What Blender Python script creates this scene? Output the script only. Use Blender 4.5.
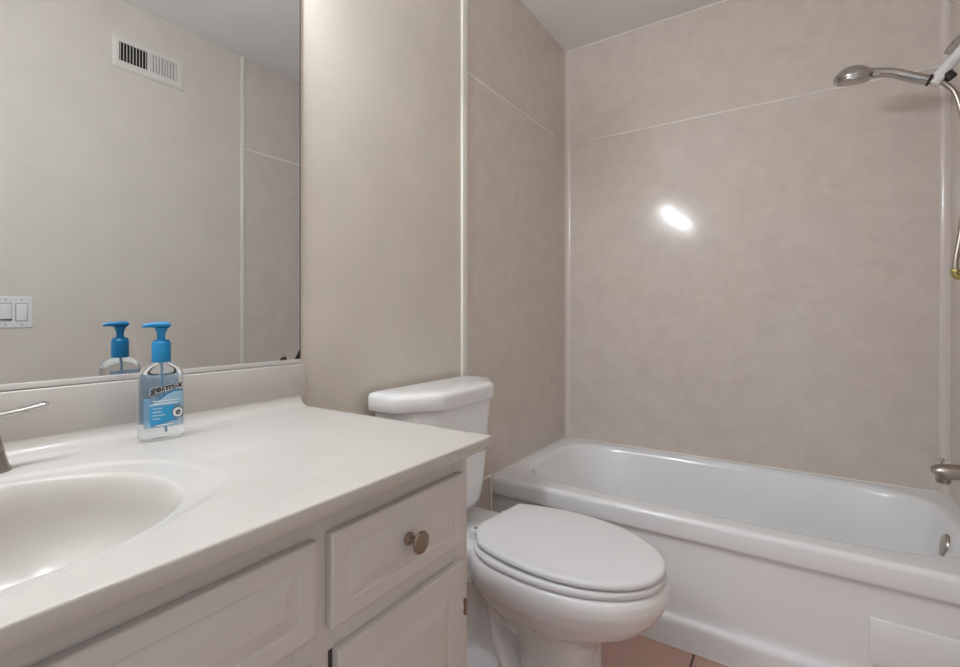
import bpy, bmesh, math, random
from mathutils import Vector, Matrix
PI = math.pi
D = bpy.data
for o in list(D.objects): D.objects.remove(o)
S = bpy.context.scene
COL = S.collection
random.seed(4)

# ------------------------------------------------------------------ room numbers (metres)
W = 1.5202        # mirror wall (x = 0) to opposite wall
YF = 2.4326       # far wall behind the tub
YN = -0.56        # wall with the doorway, behind the camera
HC = 2.5144       # ceiling
YT = 1.6706       # front of the tub
YS = 1.468        # where the marble surround starts
HG = 2.0085       # joint in the surround
CT = 0.862        # countertop height

# ------------------------------------------------------------------ camera
cam_d = D.cameras.new('camera'); cam = D.objects.new('camera', cam_d); COL.objects.link(cam)
cam_d.sensor_width = 36.0
cam_d.lens = 36.0 * 481.75 / 960
cam_d.shift_y = -(333.5 - 316.12) / 960
cam_d.clip_start = 0.02
cam.location = (1.056, 0.0, 1.0825)
cam.rotation_euler = (PI / 2, 0, math.radians(33.52))
S.camera = cam

# ------------------------------------------------------------------ world, exposure
world = D.worlds.new('daylight'); S.world = world; world.use_nodes = True
bg = world.node_tree.nodes['Background']
bg.inputs[0].default_value = (0.82, 0.90, 1.0, 1); bg.inputs[1].default_value = 0.78
S.view_settings.view_transform = 'Standard'; S.view_settings.look = 'None'
S.view_settings.gamma = 1.0; S.view_settings.use_curve_mapping = False
S.view_settings.exposure = 0.0
BULB = 150.0

# ------------------------------------------------------------------ materials
def srgb(r, g, b):
    f = lambda c: c / 12.92 if c <= .04045 else ((c + .055) / 1.055) ** 2.4
    return (f(r / 255), f(g / 255), f(b / 255), 1)
def mat(name, col, rough=.5, metal=0, spec=.5, coat=0, **kw):
    m = D.materials.new(name); m.use_nodes = True
    b = m.node_tree.nodes['Principled BSDF']
    b.inputs['Base Color'].default_value = col
    b.inputs['Roughness'].default_value = rough
    b.inputs['Metallic'].default_value = metal
    b.inputs['Specular IOR Level'].default_value = spec
    b.inputs['Coat Weight'].default_value = coat
    b.inputs['Coat Roughness'].default_value = .08
    for k, v in kw.items(): b.inputs[k.replace('_', ' ')].default_value = v
    return m
def noise_mix(m, c1, c2, scale, detail=6, lo=.35, hi=.65, rough=.6, dist=0, bump=0, bscale=None, sc3=None):
    nt = m.node_tree; b = nt.nodes['Principled BSDF']
    tc = nt.nodes.new('ShaderNodeTexCoord'); n = nt.nodes.new('ShaderNodeTexNoise')
    n.inputs['Scale'].default_value = scale; n.inputs['Detail'].default_value = detail
    n.inputs['Roughness'].default_value = rough; n.inputs['Distortion'].default_value = dist
    src = tc.outputs['Object']
    if sc3:
        mp = nt.nodes.new('ShaderNodeMapping'); mp.inputs['Scale'].default_value = sc3
        nt.links.new(src, mp.inputs[0]); src = mp.outputs[0]
    nt.links.new(src, n.inputs['Vector'])
    r = nt.nodes.new('ShaderNodeValToRGB')
    r.color_ramp.elements[0].position = lo; r.color_ramp.elements[0].color = c1
    r.color_ramp.elements[1].position = hi; r.color_ramp.elements[1].color = c2
    nt.links.new(n.outputs[0], r.inputs[0]); nt.links.new(r.outputs[0], b.inputs['Base Color'])
    if bump:
        n2 = nt.nodes.new('ShaderNodeTexNoise'); n2.inputs['Scale'].default_value = bscale or scale
        n2.inputs['Detail'].default_value = 3
        nt.links.new(tc.outputs['Object'], n2.inputs['Vector'])
        bp = nt.nodes.new('ShaderNodeBump'); bp.inputs['Strength'].default_value = bump
        bp.inputs['Distance'].default_value = .004
        nt.links.new(n2.outputs[0], bp.inputs['Height']); nt.links.new(bp.outputs[0], b.inputs['Normal'])
    return m

M = {}
M['paint'] = noise_mix(mat('wall_paint', (1, 1, 1, 1), .55, spec=.3), srgb(220, 211, 199), srgb(225, 216, 204), 6, bump=.12, bscale=140)
M['ceiling'] = noise_mix(mat('ceiling_paint', (1, 1, 1, 1), .8, spec=.2), srgb(245, 241, 239), srgb(247, 243, 241), 5, bump=.15, bscale=120)
M['marble'] = noise_mix(mat('surround_marble', (1, 1, 1, 1), .12, spec=.28), srgb(218, 206, 197), srgb(226, 215, 206), 11, detail=9, rough=.68, lo=.36, hi=.66, dist=.6, bump=.05, bscale=22)
M['joint'] = mat('joint_white', srgb(250, 246, 240), .35)
M['cove'] = mat('cove_marble', srgb(228, 217, 210), .16, spec=.55)
M['trim'] = mat('trim_white', srgb(238, 234, 226), .35)
M['counter'] = noise_mix(mat('cultured_marble', (1, 1, 1, 1), .22, spec=.45), srgb(199, 194, 188), srgb(207, 202, 197), 3.5, detail=8, lo=.35, hi=.6, dist=1.5, sc3=(1, .45, 1))
M['cabinet'] = mat('cabinet_white', srgb(215, 209, 206), .38, spec=.4)
M['cabinet_dark'] = mat('cabinet_gap_shade', srgb(70, 60, 52), .7)  # dark tone painted for the shade in the door gap
M['porcelain'] = mat('porcelain_white', srgb(245, 244, 245), .1, spec=.5, coat=.3)
M['seat'] = mat('seat_plastic', srgb(240, 239, 241), .24, spec=.45)
M['tub'] = mat('tub_enamel', srgb(249, 250, 252), .14, spec=.5, coat=.2)
M['chrome'] = mat('chrome', (.52, .50, .48, 1), .1, 1)
M['nickel'] = mat('brushed_nickel', (.42, .37, .33, 1), .28, 1)
M['bronze'] = mat('antique_nickel', (.34, .27, .22, 1), .3, 1)
M['brass'] = mat('old_brass', (.45, .40, .16, 1), .35, 1)
M['white_plastic'] = mat('white_plastic', srgb(236, 234, 232), .4)
M['vent_white'] = mat('vent_enamel', srgb(228, 220, 212), .45)
M['dark'] = mat('duct_dark', (.012, .01, .009, 1), .8)
M['rust'] = mat('corroded_silver', (.02, .015, .012, 1), .7)
M['rubber'] = mat('black_rubber', (.012, .012, .012, 1), .5)
M['mirror'] = mat('mirror_silver', (.73, .76, .78, 1), .004, 1)
M['mirror_edge'] = mat('mirror_edge', (.04, .045, .04, 1), .3)
M['channel'] = mat('satin_channel', (.74, .71, .69, 1), .42, .35)
M['blue'] = mat('pump_blue', srgb(0, 126, 180), .3)
M['hose'] = mat('hose_metal', (.45, .40, .35, 1), .28, 1)
gel = mat('clear_gel', (.93, .97, .98, 1), .03, spec=.5, Transmission_Weight=1.0, IOR=1.24); M['gel'] = gel
M['label_blue'] = mat('label_blue', srgb(46, 158, 215), .4)
M['label_mid'] = mat('label_mid_blue', srgb(24, 116, 176), .4)
M['label_pale'] = mat('label_pale_blue', srgb(158, 200, 222), .4)
M['label_grey'] = mat('label_grey_blue', srgb(98, 140, 172), .4)
M['label_white'] = mat('label_white', srgb(238, 244, 248), .4)
M['label_black'] = mat('label_black', srgb(20, 22, 26), .4)
def film(name, col, alpha):
    m = mat(name, col, .25); m.node_tree.nodes['Principled BSDF'].inputs['Alpha'].default_value = alpha; return m
M['film_blue'] = film('label_film_blue', srgb(120, 175, 212), .55)
M['film_deep'] = film('label_film_deep', srgb(110, 160, 200), .65)
m = mat('bulb_glow', (1, 1, 1, 1), .4); b = m.node_tree.nodes['Principled BSDF']
b.inputs['Emission Color'].default_value = (.93, 1.0, 1.07, 1); b.inputs['Emission Strength'].default_value = BULB; M['bulb'] = m
# floor tile
m = mat('floor_tile', (1, 1, 1, 1), .35, spec=.4); nt = m.node_tree; b = nt.nodes['Principled BSDF']
tc = nt.nodes.new('ShaderNodeTexCoord'); mp = nt.nodes.new('ShaderNodeMapping'); br = nt.nodes.new('ShaderNodeTexBrick')
mp.inputs['Location'].default_value = (-.776, -1.668 + .33 * 6, 0)
br.offset = 0; br.inputs['Scale'].default_value = 1; br.inputs['Brick Width'].default_value = .33; br.inputs['Row Height'].default_value = .33
br.inputs['Mortar Size'].default_value = .004; br.inputs['Mortar Smooth'].default_value = .1
br.inputs['Color1'].default_value = srgb(226, 184, 168); br.inputs['Color2'].default_value = srgb(229, 187, 171); br.inputs['Mortar'].default_value = srgb(120, 92, 80)
n = nt.nodes.new('ShaderNodeTexNoise'); n.inputs['Scale'].default_value = 14; n.inputs['Detail'].default_value = 6
mx = nt.nodes.new('ShaderNodeMix'); mx.data_type = 'RGBA'; mx.blend_type = 'MULTIPLY'; mx.inputs[0].default_value = .25
nt.links.new(tc.outputs['Object'], mp.inputs[0]); nt.links.new(mp.outputs[0], br.inputs['Vector']); nt.links.new(tc.outputs['Object'], n.inputs['Vector'])
nt.links.new(br.outputs['Color'], mx.inputs[6]); nt.links.new(n.outputs['Color'], mx.inputs[7]); nt.links.new(mx.outputs[2], b.inputs['Base Color'])
M['tile'] = m

# ------------------------------------------------------------------ mesh helpers
ORG = {}
def link(name, bm, m, parent=None, smooth=True, angle=40):
    """one mesh object; vertices are given in room coordinates (or the parent's, if the parent sits at the origin)"""
    me = D.meshes.new(name); bmesh.ops.recalc_face_normals(bm, faces=bm.faces)
    org = ORG.get(parent.name, Vector((0, 0, 0))) if parent else Vector((0, 0, 0))
    bmesh.ops.translate(bm, verts=bm.verts, vec=-org)
    bm.to_mesh(me); bm.free()
    o = D.objects.new(name, me); COL.objects.link(o)
    me.materials.append(M[m] if isinstance(m, str) else m)
    if smooth:
        for p in me.polygons: p.use_smooth = True
        me.set_sharp_from_angle(angle=math.radians(angle))
    if parent: o.parent = parent
    ORG[o.name] = org
    return o
def tag(o, label=None, cat=None, group=None, kind=None):
    if label: o['label'] = label
    if cat: o['category'] = cat
    if group: o['group'] = group
    if kind: o['kind'] = kind
    return o
def thing(name, loc, label, cat, group=None):
    o = D.objects.new(name, None); COL.objects.link(o); o.location = loc; o.empty_display_size = .1
    ORG[o.name] = Vector(loc); return tag(o, label, cat, group)
def struct(name, bm, m, smooth=True): return tag(link(name, bm, m, None, smooth), kind='structure')
def add_box(bm, lo, hi, bev=0, seg=2):
    c = [(a + b) / 2 for a, b in zip(lo, hi)]; s = [abs(b - a) for a, b in zip(lo, hi)]
    r = bmesh.ops.create_cube(bm, size=1, matrix=Matrix.Translation(c) @ Matrix.Diagonal((*s, 1)))
    if bev:
        es = {e for v in r['verts'] for e in v.link_edges}
        bmesh.ops.bevel(bm, geom=list(es), offset=bev, segments=seg, profile=.5, affect='EDGES')
    return bm
def box(lo, hi, bev=0, seg=2): return add_box(bmesh.new(), lo, hi, bev, seg)
def add_loft(bm, rings, cap0=True, cap1=True, closed=True):
    vs = [[bm.verts.new(p) for p in r] for r in rings]; n = len(rings[0])
    for a, b in zip(vs, vs[1:]):
        for i in range(n if closed else n - 1):
            j = (i + 1) % n; bm.faces.new((a[i], a[j], b[j], b[i]))
    if cap0: bm.faces.new(vs[0][::-1])
    if cap1: bm.faces.new(vs[-1])
    return vs
def loft(rings, cap0=True, cap1=True, closed=True):
    bm = bmesh.new(); add_loft(bm, rings, cap0, cap1, closed); return bm
def sring(cx, cy, hx, hy, n, z, N=96):
    """super-ellipse (n=None: rectangle) ring at height z, sampled by matching angle"""
    out = []
    for i in range(N):
        t = 2 * PI * i / N; c, s = math.cos(t), math.sin(t); a, b_ = abs(c), abs(s)
        r = 1 / max(a, b_) if n is None else (a ** n + b_ ** n) ** (-1 / n)
        out.append((cx + hx * c * r, cy + hy * s * r, z))
    return out
def rpoly(pts, rad, seg=6):
    """rounded polygon in plan"""
    out = []; n = len(pts)
    for i in range(n):
        p = Vector(pts[i]); a = (Vector(pts[i - 1]) - p); b_ = (Vector(pts[(i + 1) % n]) - p)
        r = rad[i] if isinstance(rad, (list, tuple)) else rad
        d = min(r, a.length * .48, b_.length * .48); a = p + a.normalized() * d; b_ = p + b_.normalized() * d
        for k in range(seg + 1):
            t = k / seg; out.append((1 - t) ** 2 * a + 2 * t * (1 - t) * p + t * t * b_)
    return out
def scaled(pts, c, s, z):
    return [(c[0] + (p[0] - c[0]) * s[0], c[1] + (p[1] - c[1]) * s[1], z) for p in pts]
def add_lathe(bm, prof, origin, axis, N=32):
    """prof: (distance along axis, radius)"""
    ax = Vector(axis).normalized(); u = ax.orthogonal().normalized(); v = ax.cross(u); o = Vector(origin)
    rings = [[o + ax * h + (u * math.cos(2 * PI * i / N) + v * math.sin(2 * PI * i / N)) * max(r, 1e-4) for i in range(N)] for h, r in prof]
    add_loft(bm, rings); return bm
def lathe(prof, origin, axis, N=32): return add_lathe(bmesh.new(), prof, origin, axis, N)
def spline(pts, sub=8):
    P = [Vector(p) for p in pts]; P = [2 * P[0] - P[1]] + P + [2 * P[-1] - P[-2]]; out = []
    for i in range(1, len(P) - 2):
        for k in range(sub):
            t = k / sub; a, b_, c, d = P[i - 1:i + 3]
            out.append(.5 * ((2 * b_) + (c - a) * t + (2 * a - 5 * b_ + 4 * c - d) * t * t + (3 * b_ - a - 3 * c + d) * t ** 3))
    out.append(P[-2]); return out
def add_tube(bm, path, rad, N=16, flat=1.0, up=(0, 0, 1)):
    """tube along path; rad a number or list; flat scales the section along 'up'"""
    P = [Vector(p) for p in path]; rings = []
    for i, p in enumerate(P):
        t = (P[min(i + 1, len(P) - 1)] - P[max(i - 1, 0)]).normalized()
        s = t.cross(Vector(up)); s = s.normalized() if s.length > 1e-4 else t.orthogonal().normalized()
        u = s.cross(t).normalized(); r = rad[i] if isinstance(rad, (list, tuple)) else rad
        rx, ry = r if isinstance(r, tuple) else (r, r * flat)
        rings.append([p + s * math.cos(2 * PI * k / N) * rx + u * math.sin(2 * PI * k / N) * ry for k in range(N)])
    add_loft(bm, rings); return bm
def tube(*a, **k): return add_tube(bmesh.new(), *a, **k)
def lerp_list(vals, n):
    out = []
    for i in range(n):
        t = i / (n - 1) * (len(vals) - 1); k = min(int(t), len(vals) - 2); f = t - k
        a, b_ = vals[k], vals[k + 1]
        out.append(tuple(x + (y - x) * f for x, y in zip(a, b_)) if isinstance(a, tuple) else a + (b_ - a) * f)
    return out
def add_profile(bm, prof, x0, x1, axis='x', closed=False):
    """extrude an open (a,z) profile along an axis"""
    mk = (lambda p, x: (x, p[0], p[1])) if axis == 'x' else (lambda p, x: (p[0], x, p[1]))
    A = [bm.verts.new(mk(p, x0)) for p in prof]; B = [bm.verts.new(mk(p, x1)) for p in prof]
    n = len(prof)
    for i in range(n if closed else n - 1):
        j = (i + 1) % n; bm.faces.new((A[i], A[j], B[j], B[i]))
    if closed: bm.faces.new(A[::-1]); bm.faces.new(B)
    return bm

# ================================================================== THE SETTING
T = .1
struct('floor', box((-T, YN - T, -.08), (W + T, YF + T, 0)), 'tile', False)
struct('ceiling', box((-T, YN - T, HC), (W + T, YF + T, HC + .08)), 'ceiling', False)
struct('wall_left', box((-T, YN - T, 0), (0, YF + T, HC)), 'paint', False)
struct('wall_right', box((W, YN - T, 0), (W + T, YF + T, HC)), 'paint', False)
struct('wall_far', box((0, YF, 0), (W, YF + T, HC)), 'marble', False)
# wall with the doorway the picture was taken from
DX0, DX1, DH = .66, 1.46, 2.05
bm = bmesh.new()
add_box(bm, (0, YN - T, 0), (DX0, YN, HC)); add_box(bm, (DX1, YN - T, 0), (W, YN, HC)); add_box(bm, (DX0, YN - T, DH), (DX1, YN, HC))
struct('wall_near', bm, 'paint', False)
bm = bmesh.new()
add_box(bm, (DX0 - .055, YN, 0), (DX0 + .01, YN + .014, DH + .055), .004); add_box(bm, (DX1 - .01, YN, 0), (DX1 + .055, YN + .014, DH + .055), .004)
add_box(bm, (DX0 + .01, YN, DH - .01), (DX1 - .01, YN + .014, DH + .055), .004)
struct('trim_1', bm, 'trim')
# marble panels on the two end walls of the alcove
PT = .004
struct('wall_left_surround', box((0, YS, 0), (PT, YF, HC)), 'marble', False)
struct('wall_right_surround', box((W - PT, YS + .02, 0), (W, YF, HC)), 'marble', False)
# vertical white strips where the panels stop
struct('trim_2', box((0, YS - .006, 0), (.011, YS + .028, HC), .003), 'trim')
struct('trim_3', box((W - .011, YS + .014, 0), (W, YS + .034, HC), .003), 'trim')
# white joint at 2 m round the alcove
g = .0035
struct('trim_4', box((PT, YS + .028, HG - g), (PT + .003, YF - .02, HG + g), .0015), 'joint')
struct('trim_5', box((.02, YF - .003, HG - g), (W - .02, YF, HG + g), .0015), 'joint')
struct('trim_6', box((W - PT - .003, YS + .034, HG - g), (W - PT, YF - .02, HG + g), .0015), 'joint')
# coved inside corners, ceiling bead
def cove(cx, sx):
    R = .026; pts = []
    for k in range(9):
        a = k / 8 * PI / 2
        pts.append((cx + sx * (R - R * math.sin(a)), YF - (R - R * math.cos(a))))
    return loft([[(x, y, .4262) for x, y in pts], [(x, y, HC) for x, y in pts]], False, False, closed=False)
struct('trim_7', cove(PT, 1), 'cove'); struct('trim_8', cove(W - PT, -1), 'cove')
struct('trim_9', box((PT, YF - .004, HC - .006), (W - PT, YF, HC), .002), 'joint')
# low white strips beside the tub, below and at the rim
struct('trim_10', box((PT, YS + .028, .428), (PT + .006, YT - .002, .438), .002), 'joint')
struct('trim_11', box((PT, YT - .014, 0), (PT + .007, YT - .001, .428), .002), 'joint')
struct('trim_12', box((.0045, YT - .0095, 0), (W - .0045, YT - .0042, .006), .002), 'joint')
struct('trim_13', box((PT, YT + .004, .4262), (PT + .006, YF - .026, .432), .002), 'joint')
struct('trim_14', box((.03, YF - .006, .4262), (W - .03, YF, .432), .002), 'joint')
struct('baseboard_left', box((0, .77, 0), (.011, YS - .006, .085), .004), 'trim')
struct('baseboard_right', box((W - .011, YN, 0), (W, YS + .014, .085), .004), 'trim')

# ================================================================== BATHTUB
TH = .4262
tub = thing('bathtub', (W / 2, (YT + YF) / 2, 0), 'white alcove bathtub with a plain apron, filling the far end of the room', 'bathtub')
cx, cy = W / 2, (YT + YF) / 2
bx, by, hx, hy = .765, 2.078, .70, .325
N = 128
x0, x1, y0, y1 = .0045, W - .0045, YT + .016, YF - .001
rings = [sring((x0 + x1) / 2, (y0 + y1) / 2, (x1 - x0) / 2, (y1 - y0) / 2, None, TH - .012, N),
         sring((x0 + x1) / 2, (y0 + y1) / 2, (x1 - x0) / 2, (y1 - y0) / 2, None, TH, N)]
for dx, dz in ((.014, 0), (.006, -.0012), (0, -.005), (-.006, -.012), (-.011, -.024), (-.016, -.045)):
    rings.append(sring(bx, by, hx + dx, hy + dx, 4.6, TH + dz, N))
# the far (left) end is the sloping back rest
for z, ex, ey, sh, n in ((.34, .655, .295, .015, 4.2), (.24, .615, .275, .045, 4.0), (.15, .575, .255, .075, 3.8), (.10, .545, .238, .093, 3.6), (.078, .51, .215, .105, 3.4), (.07, .45, .17, .11, 3.0), (.066, .2, .07, .15, 2.4), (.065, .03, .02, .2, 2)):
    rings.append(sring(bx + sh, by, ex, ey, n, z, N))
link('basin', loft(rings, False, True), 'tub', tub, angle=60)
bm = bmesh.new()
prof = [(YT + .016, TH)]
for k in range(9):
    a = k / 8 * PI / 2; prof.append((YT + .014 - .016 * math.sin(a), TH - .018 + .018 * math.cos(a)))
prof += [(YT - .002, .366), (YT, .358), (YT + .006, .3535), (YT + .014, .350), (YT + .0165, .345), (YT + .017, .335),
         (YT + .018, .12), (YT + .017, .105), (YT + .013, .096), (YT + .005, .090), (YT - .001, .084), (YT - .0035, .074), (YT - .004, .06), (YT - .004, .0)]
add_profile(bm, prof, .0045, W - .0045)
add_box(bm, (1.215, YT + .011, .135), (1.46, YT + .0185, .262), .0045, 2)
link('apron', bm, 'tub', tub, angle=75)
link('overflow_plate', lathe([(0, .037), (.004, .037), (.009, .033), (.011, .02), (.011, 0)], (1.4435, 2.085, .355), (-1, 0, .2)), 'nickel', tub)
link('drain', lathe([(0, .026), (.003, .026), (.004, .02), (.002, .012), (.002, 0)], (1.22, 2.078, .0665), (0, 0, 1)), 'chrome', tub)

# ================================================================== MIRROR
YM = .762
mir = thing('wall_mirror', (0, .15, .97), 'large frameless wall mirror above the vanity backsplash', 'mirror')
link('glass', box((.0005, YN + .02, .9735), (.006, YM, 1.90)), 'mirror', mir, False)
link('edge', box((.0004, YM, .9735), (.0062, YM + .0022, 1.90)), 'mirror_edge', mir, False)['label'] = 'dark cut edge of the mirror'
bm = bmesh.new(); add_box(bm, (.0, YN + .02, .9645), (.0095, YM + .004, .9745), .0015)
link('bottom_channel', bm, 'channel', mir)['label'] = 'satin metal channel under the glass'
def blob(cy_, cz_, ry, rz, seed):
    rnd = random.Random(seed); ph = [rnd.uniform(0, 6.28) for _ in range(4)]; pts = []
    for k in range(28):
        a = 2 * PI * k / 28; r = 1 + .18 * math.sin(2 * a + ph[0]) + .14 * math.sin(3 * a + ph[1]) + .1 * math.sin(5 * a + ph[2])
        pts.append((.0061, cy_ + ry * r * math.cos(a), cz_ + rz * r * math.sin(a)))
    return loft([pts, [(.0066, y, z) for _, y, z in pts]])
link('corrosion_spot', blob(.716, .9785, .0075, .0055, 3), 'rust', mir)['label'] = 'dark corroded spot in the silvering'
bm = loft([[(.0061, YM, .9748), (.0061, YM - .015, .975), (.0061, YM - .011, .981), (.0061, YM - .003, .9935), (.0061, YM, .998)],
           [(.0066, YM, .9748), (.0066, YM - .015, .975), (.0066, YM - .011, .981), (.0066, YM - .003, .9935), (.0066, YM, .998)]])
link('corrosion_spot', bm, 'rust', mir, False)['label'] = 'dark corroded corner of the silvering'

# ================================================================== VANITY LIGHT (above the frame of the picture)
vl = thing('vanity_light', (0, .12, 1.97), 'bathroom light bar with round bulbs above the mirror', 'light')
link('back_plate', box((0, -.42, 1.925), (.035, .66, 2.035), .008), 'chrome', vl)
for y in (-.29, -.017, .257, .53):
    link('socket', lathe([(0, .026), (.03, .026), (.034, .02)], (.035, y, 1.98), (1, 0, 0)), 'chrome', vl)
    prof = [(0.0, .014), (.012, .018)] + [(.048 - .034 * math.cos(a), .034 * math.sin(a)) for a in [.45 + k * (PI - .45) / 12 for k in range(13)]]
    link('bulb', lathe(prof, (.069, y, 1.98), (1, 0, 0), 24), 'bulb', vl)

# ================================================================== VANITY
CF = .548          # face frame
CE = .7237         # right end of the cabinet
CY = .10           # sink centre
CL = YN + .0005    # left end
vc = thing('vanity_cabinet', (CF / 2, (CE + CL) / 2, 0), 'white painted vanity cabinet with raised panel fronts under the countertop', 'cabinet')
bm = bmesh.new()
add_box(bm, (.012, CL, .10), (CF - .019, CL + .017, .8365)); add_box(bm, (.012, CE - .017, 0), (CF - .019, CE, .8365), .001)
add_box(bm, (.012, CL + .017, .10), (CF - .019, CE - .017, .117)); add_box(bm, (.012, CL + .017, .117), (.02, CE - .017, .8365))
add_box(bm, (CF - .09, CL, 0), (CF - .075, CE - .017, .10))
link('carcass', bm, 'cabinet', vc, False)
bm = bmesh.new(); F0, F1 = CF - .019, CF
st = [(CL, CL + .04), (-.225, -.165), (.36, .42), (CE - .045, CE)]
for a, b_ in st: add_box(bm, (F0, a, .10 if b_ < CE else 0), (F1, b_, .8365), .001, 1)
for (a, b_) in ((st[0][1], st[1][0]), (st[1][1], st[2][0]), (st[2][1], st[3][0])):
    for z0, z1 in ((.10, .145), (.645, .70), (.795, .8365)): add_box(bm, (F0, a, z0), (F1 - .0004, b_, z1))
link('face_frame', bm, 'cabinet', vc, True, 30)
def raised(name, ya, yb, za, zb, fld=.028, drop=.0035, parent=vc):
    """lipped front with a bevelled raised panel"""
    X0, X1 = CF + .0005, CF + .0165
    def rg(i, x): return [(x, ya + i, za + i), (x, yb - i, za + i), (x, yb - i, zb - i), (x, ya + i, zb - i)]
    rs = [rg(0, X0), rg(0, X0 + .0095), rg(.001, X0 + .0115), rg(.003, X0 + .0125), rg(fld - .004, X0 + .0125), rg(fld - .0025, X0 + .0105), rg(fld, X0 + .0105), rg(fld + .018, X1 - .0015), rg(fld + .02, X1 - .0015)]
    return link(name, loft(rs), 'cabinet', parent, True, 12)
def knob(y, z, parent):
    return link('knob', lathe([(0, .0095), (.003, .0095), (.006, .0055), (.015, .005), (.019, .0085), (.0215, .0155), (.024, .0168), (.027, .0158), (.0285, .012), (.029, .0105), (.0285, .0098), (.0295, .006), (.0295, 0)], (CF + .0165, y, z), (1, 0, 0)), 'bronze', parent)
def hinge(y, z, parent):
    bm = lathe([(-.014, .002), (-.0135, .0033), (-.005, .0033), (-.0045, .0027), (.0045, .0027), (.005, .0033), (.0135, .0033), (.014, .002)], (CF + .012, y, z), (0, 0, 1), 12)
    o = link('hinge', bm, 'bronze', parent); o['label'] = 'dark metal hinge barrel'; return o
DR = dict(za=.682, zb=.8055)
d = raised('drawer', .407, .694, parent=vc, **DR)
knob(.5475, .7468, d)['label'] = 'round antique nickel knob'
raised('false_front', -.205, .384, .687, .8055)
dl = raised('drawer', CL + .025, -.24, .682, .8055); knob((CL - .215) / 2, .747, dl)['label'] = 'round antique nickel knob'
def door(ya, yb, ky, hy_):
    o = raised('door', ya, yb, .125, .650, .045); knob(ky, .52, o)['label'] = 'round antique nickel knob'
    for z in (.235, .565): hinge(hy_, z, o)
    return o
bm = box((CF + .0006, .4105, .12), (CF + .0012, .4165, .650)); link('gap_shadow_strip', bm, 'cabinet_dark', vc, False)['label'] = 'dark strip painted as the gap shade beside the door'  # thin dark strip on the frame: the gap's shade put into colour
door(.4175, .696, .455, .7015); door(.092, .384, .125, .389); door(-.205, .085, .055, -.21); door(CL + .025, -.24, -.27, CL + .02)

top = thing('vanity_countertop', (.29, .1, CT), 'cream cultured marble vanity top with an integral sink', 'countertop')
CX1, CY1, CY0 = .584, .7555, YN + .0002
CB = CT - .022
bm = bmesh.new(); N = 128
rx, ry = (.020 + CX1) / 2, (CY0 + CY1) / 2
# the bowl ring is centred on the sink while the outer ring is the slab: match both by angle from the sink centre
SX, SY = .337, CY
def rect_from(px0, px1, py0, py1, z):
    """points on a rectangle in the directions of the sink's angle samples, corners snapped in"""
    out = []
    for i in range(N):
        t = 2 * PI * i / N; c, s = math.cos(t) * .18, math.sin(t) * .28
        k = min(((px1 - SX) / c if c > 1e-9 else (px0 - SX) / c if c < -1e-9 else 9), ((py1 - SY) / s if s > 1e-9 else (py0 - SY) / s if s < -1e-9 else 9))
        out.append([SX + c * k, SY + s * k, z])
    for q in ((px0, py0), (px0, py1), (px1, py0), (px1, py1)):
        j = min(range(N), key=lambda i: (out[i][0] - q[0]) ** 2 + (out[i][1] - q[1]) ** 2); out[j][0], out[j][1] = q
    return [tuple(p) for p in out]
r = .0035
rings = [rect_from(.0006, CX1 - .004, CY0, CY1 - .004, CB), rect_from(.0006, CX1, CY0, CY1, CB + .004)]
for k in range(5):
    a = k / 4 * PI / 2; i = r * (1 - math.cos(a)); rings.append(rect_from(.0006, CX1 - i, CY0, CY1 - i, CT - r + r * math.sin(a)))
rings.append(rect_from(.020, CX1 - .02, CY0 + .01, CY1 - .02, CT))
for e, dz in ((.008, 0), (.003, -.0006), (-.003, -.0028), (-.009, -.0036)):
    A_, B_ = sring(.325, CY, .178 + e, .262 + e, 2.5, CT + dz, N), sring(SX, CY, .190 + e, .232 + e, 2.25, CT + dz, N)
    rings.append([max(a, b_, key=lambda q: (q[0] - SX) ** 2 + (q[1] - CY) ** 2) for a, b_ in zip(A_, B_)])
for e, dz in ((.004, -.0037), (.001, -.0042), (-.0015, -.006), (-.0045, -.011), (-.011, -.024)):
    rings.append(sring(SX, CY, .172 + e, .214 + e, 2.25, CT + dz, N))
for k in range(1, 9):
    a = k / 9 * PI / 2; s = math.cos(a) ** .62
    rings.append(sring(SX - .02 * k / 9, CY, .16 * s, .202 * s, 2.2, CT - .024 - .115 * math.sin(a), N))
add_loft(bm, rings, False, True)
# coved joint to the backsplash
cv = [(.0202, CT + .03)] + [(.0202 + .026 * (1 - math.cos(k / 8 * PI / 2)), CT + .026 - .026 * math.sin(k / 8 * PI / 2) + .0002) for k in range(9)] + [(.010, CT - .002), (.010, CT + .03)]
add_profile(bm, cv, CY0, CY1 - .0015, 'y', True)
link('top', bm, 'counter', top, angle=50)
link('backsplash', box((.0006, CY0, CT - .004), (.0206, CY1 + .0115, .9632), .003), 'counter', top)
link('drain', lathe([(0, .021), (.002, .021), (.003, .016), (.001, .009), (.001, 0)], (SX - .018, CY, CT - .138), (0, 0, 1)), 'chrome', top)

# ================================================================== FAUCET
fa = thing('sink_faucet', (.10, CY, CT), 'nickel two handled sink faucet behind the basin, cut by the left edge', 'faucet')
def handle(y, sgn):
    o = link('handle', lathe([(0, .029), (.003, .029), (.008, .0262), (.024, .0222), (.0262, .0217), (.0262, .0205), (.0275, .0205), (.0275, .0215), (.05, .0172), (.068, .0145), (.078, .0135), (.083, .011), (.084, 0)], (.10, y, CT), (0, 0, 1)), 'nickel', fa)
    p = spline([(.10, y - .012 * sgn, CT + .074), (.099, y + .008 * sgn, CT + .077), (.096, y + .042 * sgn, CT + .081), (.092, y + .069 * sgn, CT + .0855)], 6)
    rad = lerp_list([(.012, .007), (.0115, .0062), (.0095, .0052), (.0088, .0048)], len(p))
    p2 = p + [p[-1] + (p[-1] - p[-2]).normalized() * .003]; rad = rad + [(.005, .0028)]
    link('lever', tube(p2, rad, 16), 'chrome', o)
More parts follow.
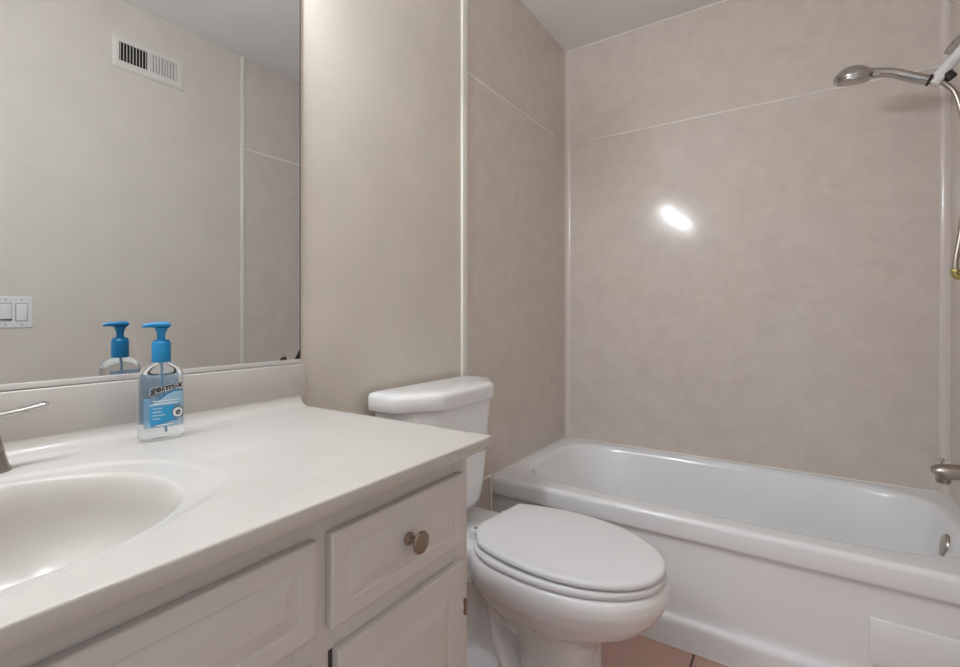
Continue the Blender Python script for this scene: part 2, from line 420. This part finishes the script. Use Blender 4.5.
handle(CY + .079, 1); handle(CY - .079, -1)
link('spout_base', lathe([(0, .026), (.004, .026), (.01, .021), (.04, .017), (.05, .0155)], (.10, CY, CT), (0, 0, 1)), 'nickel', fa)
p = spline([(.10, CY, CT + .035), (.10, CY, CT + .09), (.115, CY, CT + .125), (.155, CY, CT + .135), (.20, CY, CT + .115), (.212, CY, CT + .095)], 8)
link('spout', tube(p, lerp_list([.0145, .014, .0135, .013, .0125, .012], len(p)), 20, up=(0, 1, 0)), 'nickel', fa)

# ================================================================== SANITIZER BOTTLE
BX, BY, BR = .0945, .408, math.radians(-9)
bt = thing('sanitizer_bottle', (BX, BY, CT), 'clear bottle of hand sanitizer with a blue pump, standing by the mirror', 'bottle')
ca, sa = math.cos(BR), math.sin(BR)
def bp(d, s, h):   # d: towards the front of the bottle, s: along its width, h: height
    return (BX + d * ca - s * sa, BY + d * sa + s * ca, CT + h)
BP = [(0, .029, .0165), (.002, .0325, .020), (.006, .0345, .0215), (.03, .0348, .0218), (.06, .0343, .0214), (.09, .0338, .021), (.104, .0338, .021), (.113, .0335, .0208), (.122, .0318, .0198), (.129, .028, .0180), (.134, .0225, .0158), (.137, .0165, .0140), (.139, .0135, .0130), (.143, .0128, .0128)]
def half(h):
    for a, b_ in zip(BP, BP[1:]):
        if a[0] <= h <= b_[0]:
            t = (h - a[0]) / (b_[0] - a[0]); return a[1] + (b_[1] - a[1]) * t, a[2] + (b_[2] - a[2]) * t
    return BP[-1][1:]
rings = []
for h, a, b_ in BP:
    n = 3.2 if h < .125 else 3.2 - (h - .125) / .018 * 1.2
    rings.append([bp(y, x, h) for x, y, _ in sring(0, 0, a, b_, n, 0, 64)])
link('bottle_body', loft(rings), 'gel', bt, angle=60)
def on_front(s, h, off, side=1):
    a, b_ = half(h); q = min(abs(s) / a, .999)
    return bp(side * (b_ * (1 - q ** 3.2) ** (1 / 3.2) + off), s, h)
def patch(name, fn_lo, fn_hi, s0, s1, m, off, parent, side=1, ns=24, nh=8):
    bm = bmesh.new(); g_ = []
    for i in range(ns + 1):
        s = s0 + (s1 - s0) * i / ns; lo, hi = fn_lo(s), fn_hi(s)
        g_.append([(s, lo + (hi - lo) * j / nh) for j in range(nh + 1)])
    A = [[bm.verts.new(on_front(s, h, off, side)) for s, h in c] for c in g_]
    for i in range(ns):
        for j in range(nh): bm.faces.new((A[i][j], A[i + 1][j], A[i + 1][j + 1], A[i][j + 1]))
    return link(name, bm, m, parent, True, 60)
k_ = lambda v: (lambda s: v)
lab = patch('front_label', k_(.024), k_(.0765), -.0305, .0305, 'film_blue', .0003, bt); lab['label'] = 'translucent blue printed label'
back = patch('back_label', k_(.026), k_(.1135), -.0275, .0275, 'film_deep', .0003, bt, -1); back['label'] = 'deep blue label on the back'
wave = lambda s: .0795 + .006 * math.sin((s + .004) * 85) + (s * .22)
patch('label_wave', lambda s: wave(s) - .0035, wave, -.020, .030, 'label_mid', .0006, lab)
patch('label_band', lambda s: .0625, lambda s: wave(s) - .0035, -.022, .0305, 'label_pale', .0005, lab)
patch('label_panel', lambda s: .033 + .004 * math.sin(s * 60), k_(.0615), -.022, .015, 'label_blue', .0006, lab)
patch('label_panel', lambda s: .031 + .004 * math.sin(s * 60), lambda s: .033 + .004 * math.sin(s * 60), -.022, .018, 'label_mid', .0006, lab)
for h, s0, s1 in ((.0575, -.0185, -.004), (.0515, -.0185, -.0055), (.0455, -.0185, .000), (.0395, -.0185, -.007)):
    patch('label_line', k_(h - .0014), k_(h + .0014), s0, s1, 'label_pale', .0009, lab, ns=6, nh=1)
for h, s0, s1 in ((.0705, -.018, .024), (.0655, -.018, .021), (.028, -.014, .012)):
    patch('label_line', k_(h - .0008), k_(h + .0008), s0, s1, 'label_white', .0009, lab, ns=8, nh=1)
def disc(s, h, r_, m, off):
    bm = bmesh.new(); c = bm.verts.new(on_front(s, h, off)); R_ = [bm.verts.new(on_front(s + r_ * math.cos(2 * PI * k / 28), h + r_ * math.sin(2 * PI * k / 28), off)) for k in range(28)]
    for k in range(28): bm.faces.new((c, R_[k], R_[(k + 1) % 28]))
    return link('label_badge', bm, m, lab)
disc(.0205, .0475, .0098, 'label_black', .0007); disc(.0205, .0475, .0086, 'label_white', .0009)
def text(body, size, s, h, m, off, shear=.22, bold=0.0, rot=0.0, name='label_text', wide=1.0):
    cu = D.curves.new('lettering', 'FONT'); cu.body = body; cu.size = size; cu.align_x = 'CENTER'; cu.shear = shear; cu.offset = bold; cu.resolution_u = 4
    ob = D.objects.new('lettering', cu); COL.objects.link(ob); dg = bpy.context.evaluated_depsgraph_get()
    me = D.meshes.new_from_object(ob.evaluated_get(dg)); D.objects.remove(ob); D.curves.remove(cu)
    bm = bmesh.new(); bm.from_mesh(me); D.meshes.remove(me)
    bmesh.ops.triangulate(bm, faces=bm.faces)
    cr, sr = math.cos(rot), math.sin(rot)
    for v in bm.verts:
        x, y = v.co.x * wide, v.co.y; v.co = on_front(s + x * cr - y * sr, h + x * sr + y * cr, off)
    return link(name, bm, m, lab, False)
text('germ-x', .0175, .0035, .0885, 'label_white', .0007, bold=.0012, rot=.16, wide=1.0)
text('germ-x', .0175, .0035, .0885, 'label_black', .0013, bold=.0005, rot=.16, wide=1.0)
text('e', .017, .0203, .0432, 'label_black', .0012, shear=.15, bold=.0004)
# pump
pump = link('pump_collar', lathe([(.1375, .0135), (.138, .0147), (.141, .0150), (.172, .0147), (.1735, .0138), (.1745, .0125), (.177, .0125), (.178, .009)], bp(0, 0, 0), (0, 0, 1), 40), 'blue', bt)
link('pump_stem', lathe([(.176, .0075), (.182, .0065), (.190, .0068), (.196, .0095), (.199, .0105)], bp(0, 0, 0), (0, 0, 1), 24), 'blue', bt)
# nozzle points left along the counter
ND = Vector((-.10, -1, 0)).normalized(); c0 = Vector(bp(0, 0, .2045))
p = [c0 - ND * .0135 + Vector((0, 0, .0005)), c0 - ND * .011, c0 - ND * .002, c0 + ND * .014, c0 + ND * .0235 + Vector((0, 0, -.0006)), c0 + ND * .028 + Vector((0, 0, -.002)), c0 + ND * .0295 + Vector((0, 0, -.0026))]
link('pump_head', tube(p, [(.007, .003), (.0108, .0056), (.0112, .0062), (.0078, .0048), (.0052, .0036), (.0045, .0032), (.003, .002)], 20), 'blue', bt)
link('dip_tube', tube(spline([bp(0, 0, .175), bp(0, .001, .09), bp(.002, .006, .012)], 6), .0022, 10), 'film_blue', bt)

# ================================================================== TOILET
to = thing('toilet', (.40, 1.24, 0), 'white two piece toilet with closed lid between vanity and bathtub', 'toilet')
TY = 1.225
# tank
def tank_ring(hw, xb, xf, ch, z, rad=.03):
    pts = [(xb, TY - hw), (xf - ch * .85, TY - hw), (xf, TY - hw + ch * 1.15), (xf, TY + hw - ch * 1.15), (xf - ch * .85, TY + hw), (xb, TY + hw)]
    return [(p[0], p[1], z) for p in rpoly(pts, [.012, rad * 1.6, rad, rad, rad * 1.6, .012], 6)]
rs = []
for z, hw, xf in ((.452, .15, .13), (.456, .175, .155), (.466, .194, .172), (.485, .203, .181), (.55, .212, .186), (.70, .226, .193), (.812, .234, .198)):
    rs.append(tank_ring(hw, .03, xf, .085, z))
link('tank', loft(rs), 'porcelain', to, angle=60)
rs = []
for z, e in ((.8105, -.006), (.8115, 0), (.815, .003), (.848, .003), (.855, .001), (.860, -.004), (.8625, -.012), (.8645, -.03), (.8655, -.06)):
    rs.append(tank_ring(.250 + e, .022 - min(e, 0) * .3, .209 + e, .10 + e * .6, z, .02))
link('tank_lid', loft(rs), 'porcelain', to, angle=70)
# bowl frame: axis from the hinge line to the front tip
BRO = math.radians(-6.2)
AX0, AY0 = .262, 1.283
cb, sb = math.cos(BRO), math.sin(BRO)
def bw(x, y, z): return (AX0 + x * cb - y * sb, AY0 + x * sb + y * cb, z)
def egg(xb, xf, w, z, xm=None, nb=2.5, nf=2.1, N=72):
    """egg plan: blunt at the back, elongated at the front; local x along the bowl"""
    xm = xb + (xf - xb) * .44 if xm is None else xm; out = []
    for i in range(N):
        t = 2 * PI * i / N; c, s = math.cos(t), math.sin(t); n = nf if c > 0 else nb
        r = (abs(c) ** n + abs(s) ** n) ** (-1 / n)
        out.append(bw(xm + c * r * ((xf - xm) if c > 0 else (xm - xb)), s * r * w, z))
    return out
# one cast body: bowl, deck, pedestal and trapway fused
bm = bmesh.new()
add_loft(bm, [egg(.02, .335, .07, .17, .20), egg(.0, .355, .092, .215, .21), egg(-.02, .392, .122, .25, .215), egg(-.03, .44, .152, .278, .22), egg(-.035, .482, .177, .305, .22), egg(-.035, .512, .196, .34, .225),
              egg(-.035, .529, .206, .375, .225), egg(-.035, .528, .206, .398, .225), egg(-.033, .522, .201, .412, .225), egg(-.03, .514, .194, .417, .225)])
add_loft(bm, [sring(.165, 1.262, .135, .11, 5, .30, 48), sring(.165, 1.268, .148, .128, 5, .36, 48), sring(.165, 1.272, .150, .138, 5, .405, 48), sring(.165, 1.272, .146, .134, 5, .415, 48)])
add_loft(bm, [sring(.075, 1.235, .04, .10, 4, .38, 48), sring(.075, 1.225, .04, .10, 4, .458, 48)])
def ped(xb, xf, w, z, n=3.4): return [bw((xb + xf) / 2 + x, y, z) for x, y, _ in sring(0, 0, (xf - xb) / 2, w, n, 0, 48)]
add_loft(bm, [ped(.13, .345, .112, 0), ped(.13, .345, .112, .02), ped(.135, .338, .106, .05), ped(.14, .335, .102, .15), ped(.13, .34, .105, .22), ped(.10, .355, .115, .26)])
add_loft(bm, [ped(-.215, .345, .118, 0, 4), ped(-.215, .345, .116, .018, 4), ped(-.20, .33, .10, .032, 4), ped(-.19, .31, .05, .06, 3), ped(-.18, .27, .042, .2, 3), ped(-.17, .25, .05, .36, 3)])
for pts, rr in (([(.015, 0, .37), (.03, 0, .29), (.04, 0, .21), (.058, 0, .13), (.095, 0, .06), (.13, 0, .03)], (.034, .088)), ([(-.06, 0, .38), (-.075, 0, .28), (-.09, 0, .16), (-.10, 0, .02)], (.052, .082))):
    p = spline(pts, 6)
    add_tube(bm, [bw(*q) for q in p], [rr] * len(p), 24, up=(0, 1, 0))
bowl = link('bowl', bm, 'porcelain', to)
rm = bowl.modifiers.new('fuse', 'REMESH'); rm.mode = 'VOXEL'; rm.voxel_size = .006; rm.use_smooth_shade = True
sm = bowl.modifiers.new('soften', 'SMOOTH'); sm.factor = .5; sm.iterations = 9
for sgn in (-1, 1):
    link('bolt_cap', lathe([(0, .016), (.006, .016), (.014, .011), (.017, 0)], bw(.02, sgn * .10, .028), (0, 0, 1), 20), 'white_plastic', to)
# seat and lid
def seat_ring(e, z): return egg(.004 - e, .521 + e, .199 + e, z, .225, 3.0, 2.05)
link('seat', loft([seat_ring(-.010, .4175), seat_ring(-.004, .4180), seat_ring(-.001, .421), seat_ring(0, .427), seat_ring(-.001, .432), seat_ring(-.004, .4352), seat_ring(-.012, .4362)]), 'seat', to, angle=60)
def lid_outline():
    pts = []
    hb, wm, xm, xf = .134, .191, .225, .519
    for i in range(49):
        t = i / 48; s = -PI / 2 + PI * t; n = 2.12     # front half
        c, si = math.cos(s), math.sin(s); r = (abs(c) ** n + abs(si) ** n) ** (-1 / n)
        pts.append((xm + c * r * (xf - xm), si * r * wm))
    side = [(.225 - .225 * k / 10, hb + (wm - hb) * math.cos(k / 10 * PI / 2) ** .8) for k in range(1, 10)]
    far = side + [(-.004, hb + .002), (-.007, hb - .002)]
    near = [(-.004, -.06), (.0, -.075), (.003, -.088), (.009, -.101), (.018, -.113), (.030, -.124)] + [(x, -y) for x, y in side[::-1] if x > .05]
    return pts + far + near
LO = lid_outline()
def lid_ring(e, z): return [bw(.25 + (x - .25) * (1 + e / .26), y * (1 + e / .19), z + .004 * max(0, 1 - abs(x - .2) / .4)) for x, y in LO]
link('seat_lid', loft([lid_ring(-.008, .4385), lid_ring(-.002, .439), lid_ring(0, .4415), lid_ring(.0005, .447), lid_ring(-.001, .4515), lid_ring(-.005, .4545), lid_ring(-.014, .4558), lid_ring(-.10, .4562)]), 'seat', to, angle=60)
for sgn in (-1, 1):
    y = sgn * .077
    h = link('hinge', loft([[bw(-.012 + a * .016, y + b_ * .022, z) for a, b_ in [(math.cos(2 * PI * k / 24), math.sin(2 * PI * k / 24)) for k in range(24)]] for z in (.4165, .435, .441)]), 'seat', to)
hs = link('hinge_bolt', lathe([(0, .0045), (.0015, .0045), (.002, 0)], bw(-.014, -.077, .4405), (0, 0, 1), 14), 'rubber', to); hs['label'] = 'dark bolt head on the hinge'

# ================================================================== SHOWER
SYW = 2.09
sh = thing('handheld_shower', (W - PT, SYW, 1.95), 'chrome handheld shower head in a white holder, high on the right wall', 'shower')
link('wall_flange', lathe([(0, .032), (.004, .031), (.009, .022), (.011, .012)], (W - PT, SYW, 1.965), (-1, 0, 0)), 'chrome', sh)
p = spline([(W - PT - .004, SYW, 1.965), (W - .03, SYW, 1.962), (W - .052, SYW, 1.945), (W - .072, SYW, 1.915)], 6)
link('shower_arm', tube(p, .0105, 18, up=(0, 1, 0)), 'chrome', sh)
# white bracket: a slanting sleeve the handle drops into
a = Vector((1.412, SYW, 1.826)); b_ = Vector((1.482, SYW, 1.918)); dv = (b_ - a).normalized()
bm = tube([a, a + dv * .004, a + dv * .022, a + (b_ - a) * .55, b_], [(.016, .0125), (.0185, .0145), (.0195, .0155), (.0165, .0130), (.0150, .0125)], 24, up=(0, 1, 0))
hol = link('holder', bm, 'white_plastic', sh); hol['label'] = 'white plastic holder'
link('holder_clip', lathe([(-.012, .014), (-.010, .016), (.010, .016), (.012, .014)], (1.452, SYW, 1.842), (.55, 0, -.85), 24), 'rubber', hol)['label'] = 'dark swivel joint'
# hand shower: handle then the round tilted head
p = spline([(1.414, SYW, 1.838), (1.395, SYW, 1.8465), (1.355, SYW, 1.867), (1.315, SYW, 1.890), (1.270, SYW, 1.902), (1.225, SYW, 1.908), (1.190, SYW, 1.905)], 8)
hnd = link('handle', tube(p, lerp_list([(.0145, .0135), (.0175, .0155), (.018, .016), (.017, .0145), (.02, .0155), (.03, .019), (.034, .012)], len(p)), 24, up=(0, 0, 1)), 'chrome', sh)
link('handle_ring', lathe([(-.004, .0165), (-.003, .0178), (.003, .0178), (.004, .0165)], (1.4055, SYW, 1.8415), (.90, 0, -.42), 24), 'rubber', hnd)['label'] = 'black ring at the handle end'
HN = Vector((-.05, .22, -1)).normalized(); hc = Vector((1.211, SYW, 1.906))
hd = link('shower_head', lathe([(-.034, .004), (-.033, .018), (-.028, .032), (-.018, .045), (-.006, .054), (.002, .056), (.006, .055), (.0065, .052), (.009, .052), (.0095, .055), (.015, .0545), (.018, .051), (.0195, .048), (.0195, 0)], hc, HN, 40), 'chrome', sh)
link('spray_face', lathe([(.0193, .046), (.0215, .044), (.0215, 0)], hc, HN, 32), 'nickel', hd)
link('spray_lever', tube([hc + Vector((.048, -.012, -.014)), hc + Vector((.066, -.014, -.012)), hc + Vector((.074, -.014, -.007))], [.005, .0055, .003], 12), 'chrome', hd)
# hose hangs beside the wall down to a brass wall outlet
p = spline([(1.425, SYW, 1.832), (1.447, SYW, 1.815), (1.470, SYW, 1.77), (1.488, SYW + .004, 1.66), (1.490, SYW + .008, 1.5), (1.482, SYW + .01, 1.36), (1.470, SYW + .01, 1.27), (1.467, SYW + .01, 1.228)], 14)
hose = link('hose', tube(p, [.0075 + .0006 * (k % 2) for k in range(len(p))], 16, up=(0, 1, 0)), 'hose', sh)
link('hose_nut', lathe([(0, .010), (.002, .0118), (.010, .0118), (.012, .010)], (1.467, SYW + .01, 1.219), (0, 0, 1), 6), 'brass', hose)['label'] = 'dull brass hose nut'
link('wall_outlet', tube(spline([(1.467, SYW + .01, 1.222), (1.468, SYW + .01, 1.212), (1.480, SYW + .01, 1.204), (W - PT, SYW + .01, 1.204)], 6), .009, 16, up=(0, 1, 0)), 'brass', sh)

# ================================================================== TUB SPOUT
sp = thing('tub_spout', (W - PT, SYW, .59), 'chrome tub spout with a diverter knob, low on the right wall', 'faucet')
p = [(W - PT, SYW, .592), (1.50, SYW, .592), (1.46, SYW, .591), (1.445, SYW, .589), (1.428, SYW, .586), (1.420, SYW, .582), (1.417, SYW, .578)]
link('spout_body', tube(p, [(.027, .024), (.027, .024), (.0265, .024), (.026, .0245), (.0245, .024), (.020, .020), (.010, .010)], 28), 'nickel', sp)
link('spout_mouth', lathe([(0, .019), (.018, .0185), (.022, .0165), (.022, 0)], (1.438, SYW, .575), (0, 0, -1), 24), 'nickel', sp)
link('diverter_knob', lathe([(0, .003), (.012, .003), (.013, .0065), (.018, .0075), (.020, .006), (.0205, 0)], (1.434, SYW, .609), (0, 0, 1), 18), 'chrome', sp)

# ================================================================== ON THE OPPOSITE WALL (seen in the mirror)
VY0, VY1, VZ0, VZ1 = .888, 1.190, 2.205, 2.352
av = thing('air_vent', (W, (VY0 + VY1) / 2, (VZ0 + VZ1) / 2), 'white slotted air vent high on the wall, seen in the mirror', 'vent')
iy0, iy1, iz0, iz1 = VY0 + .024, VY1 - .038, VZ0 + .034, VZ1 - .028
mid = (iy0 + iy1) / 2
bm = bmesh.new()
def fr(y0, y1, z0, z1, x): return [(x, y0, z0), (x, y1, z0), (x, y1, z1), (x, y0, z1)]
add_loft(bm, [fr(VY0, VY1, VZ0, VZ1, W), fr(VY0 + .002, VY1 - .002, VZ0 + .002, VZ1 - .002, W - .005), fr(VY0 + .012, VY1 - .012, VZ0 + .012, VZ1 - .012, W - .009), fr(iy0, iy1, iz0, iz1, W - .009), fr(iy0, iy1, iz0, iz1, W - .0012)], False, False)
add_box(bm, (W - .009, mid - .006, iz0), (W - .001, mid + .006, iz1))
link('frame', bm, 'vent_white', av, True, 20)
link('duct_backing', box((W - .0011, iy0, iz0), (W - .0003, iy1, iz1)), 'dark', av, False)['label'] = 'dark duct behind the slats'
for a, b_, ang in ((iy0, mid - .006, 58), (mid + .006, iy1, 24)):
    n = 9
    for k in range(n):
        y = a + (k + .5) * (b_ - a) / n; bm = box((-.0032, -.0011 if ang > 40 else -.0042, iz0), (.0032, .0011 if ang > 40 else .0042, iz1))
        if ang > 40: bmesh.ops.transform(bm, matrix=Matrix.Rotation(math.radians(30), 4, 'Z'), verts=bm.verts)
        bmesh.ops.translate(bm, verts=bm.verts, vec=(W - .0046, y, 0)); link('slat', bm, 'vent_white', av, False)

sw = thing('light_switch', (W, .563, 1.097), 'white double rocker switch plate, seen in the mirror at the left edge', 'switch')
y0, y1, z0, z1 = .5045, .6215, 1.036, 1.160
link('plate', loft([fr(y0, y1, z0, z1, W), fr(y0, y1, z0, z1, W - .003), fr(y0 + .004, y1 - .004, z0 + .004, z1 - .004, W - .006)]), 'white_plastic', sw, True, 20)
for yc in (.540, .586):
    ro = link('rocker', box((W - .0098, yc - .0165, 1.065), (W - .0055, yc + .0165, 1.131), .0012), 'white_plastic', sw)
    bm = bmesh.new()
    add_box(bm, (W - .0066, yc - .0185, 1.0625), (W - .0059, yc - .0165, 1.1335)); add_box(bm, (W - .0066, yc + .0165, 1.0625), (W - .0059, yc + .0185, 1.1335))
    add_box(bm, (W - .0066, yc - .0165, 1.0625), (W - .0059, yc + .0165, 1.065)); add_box(bm, (W - .0066, yc - .0165, 1.131), (W - .0059, yc + .0165, 1.1335))
    link('rocker_gap', bm, mat('switch_gap', srgb(150, 150, 152), .6), ro, False)
    for z in (1.049, 1.147):
        link('screw', lathe([(0, .003), (.0008, .003), (.0012, 0)], (W - .006, yc, z), (-1, 0, 0), 12), 'nickel', sw)
link('switch_lip_shade', box((W - .0120, .524, 1.067), (W - .0097, .556, 1.072), .0006), mat('switch_shadow_lip', srgb(90, 92, 96), .5), sw)  # dark grey strip: shade at the rocker's lower edge, put into its colour
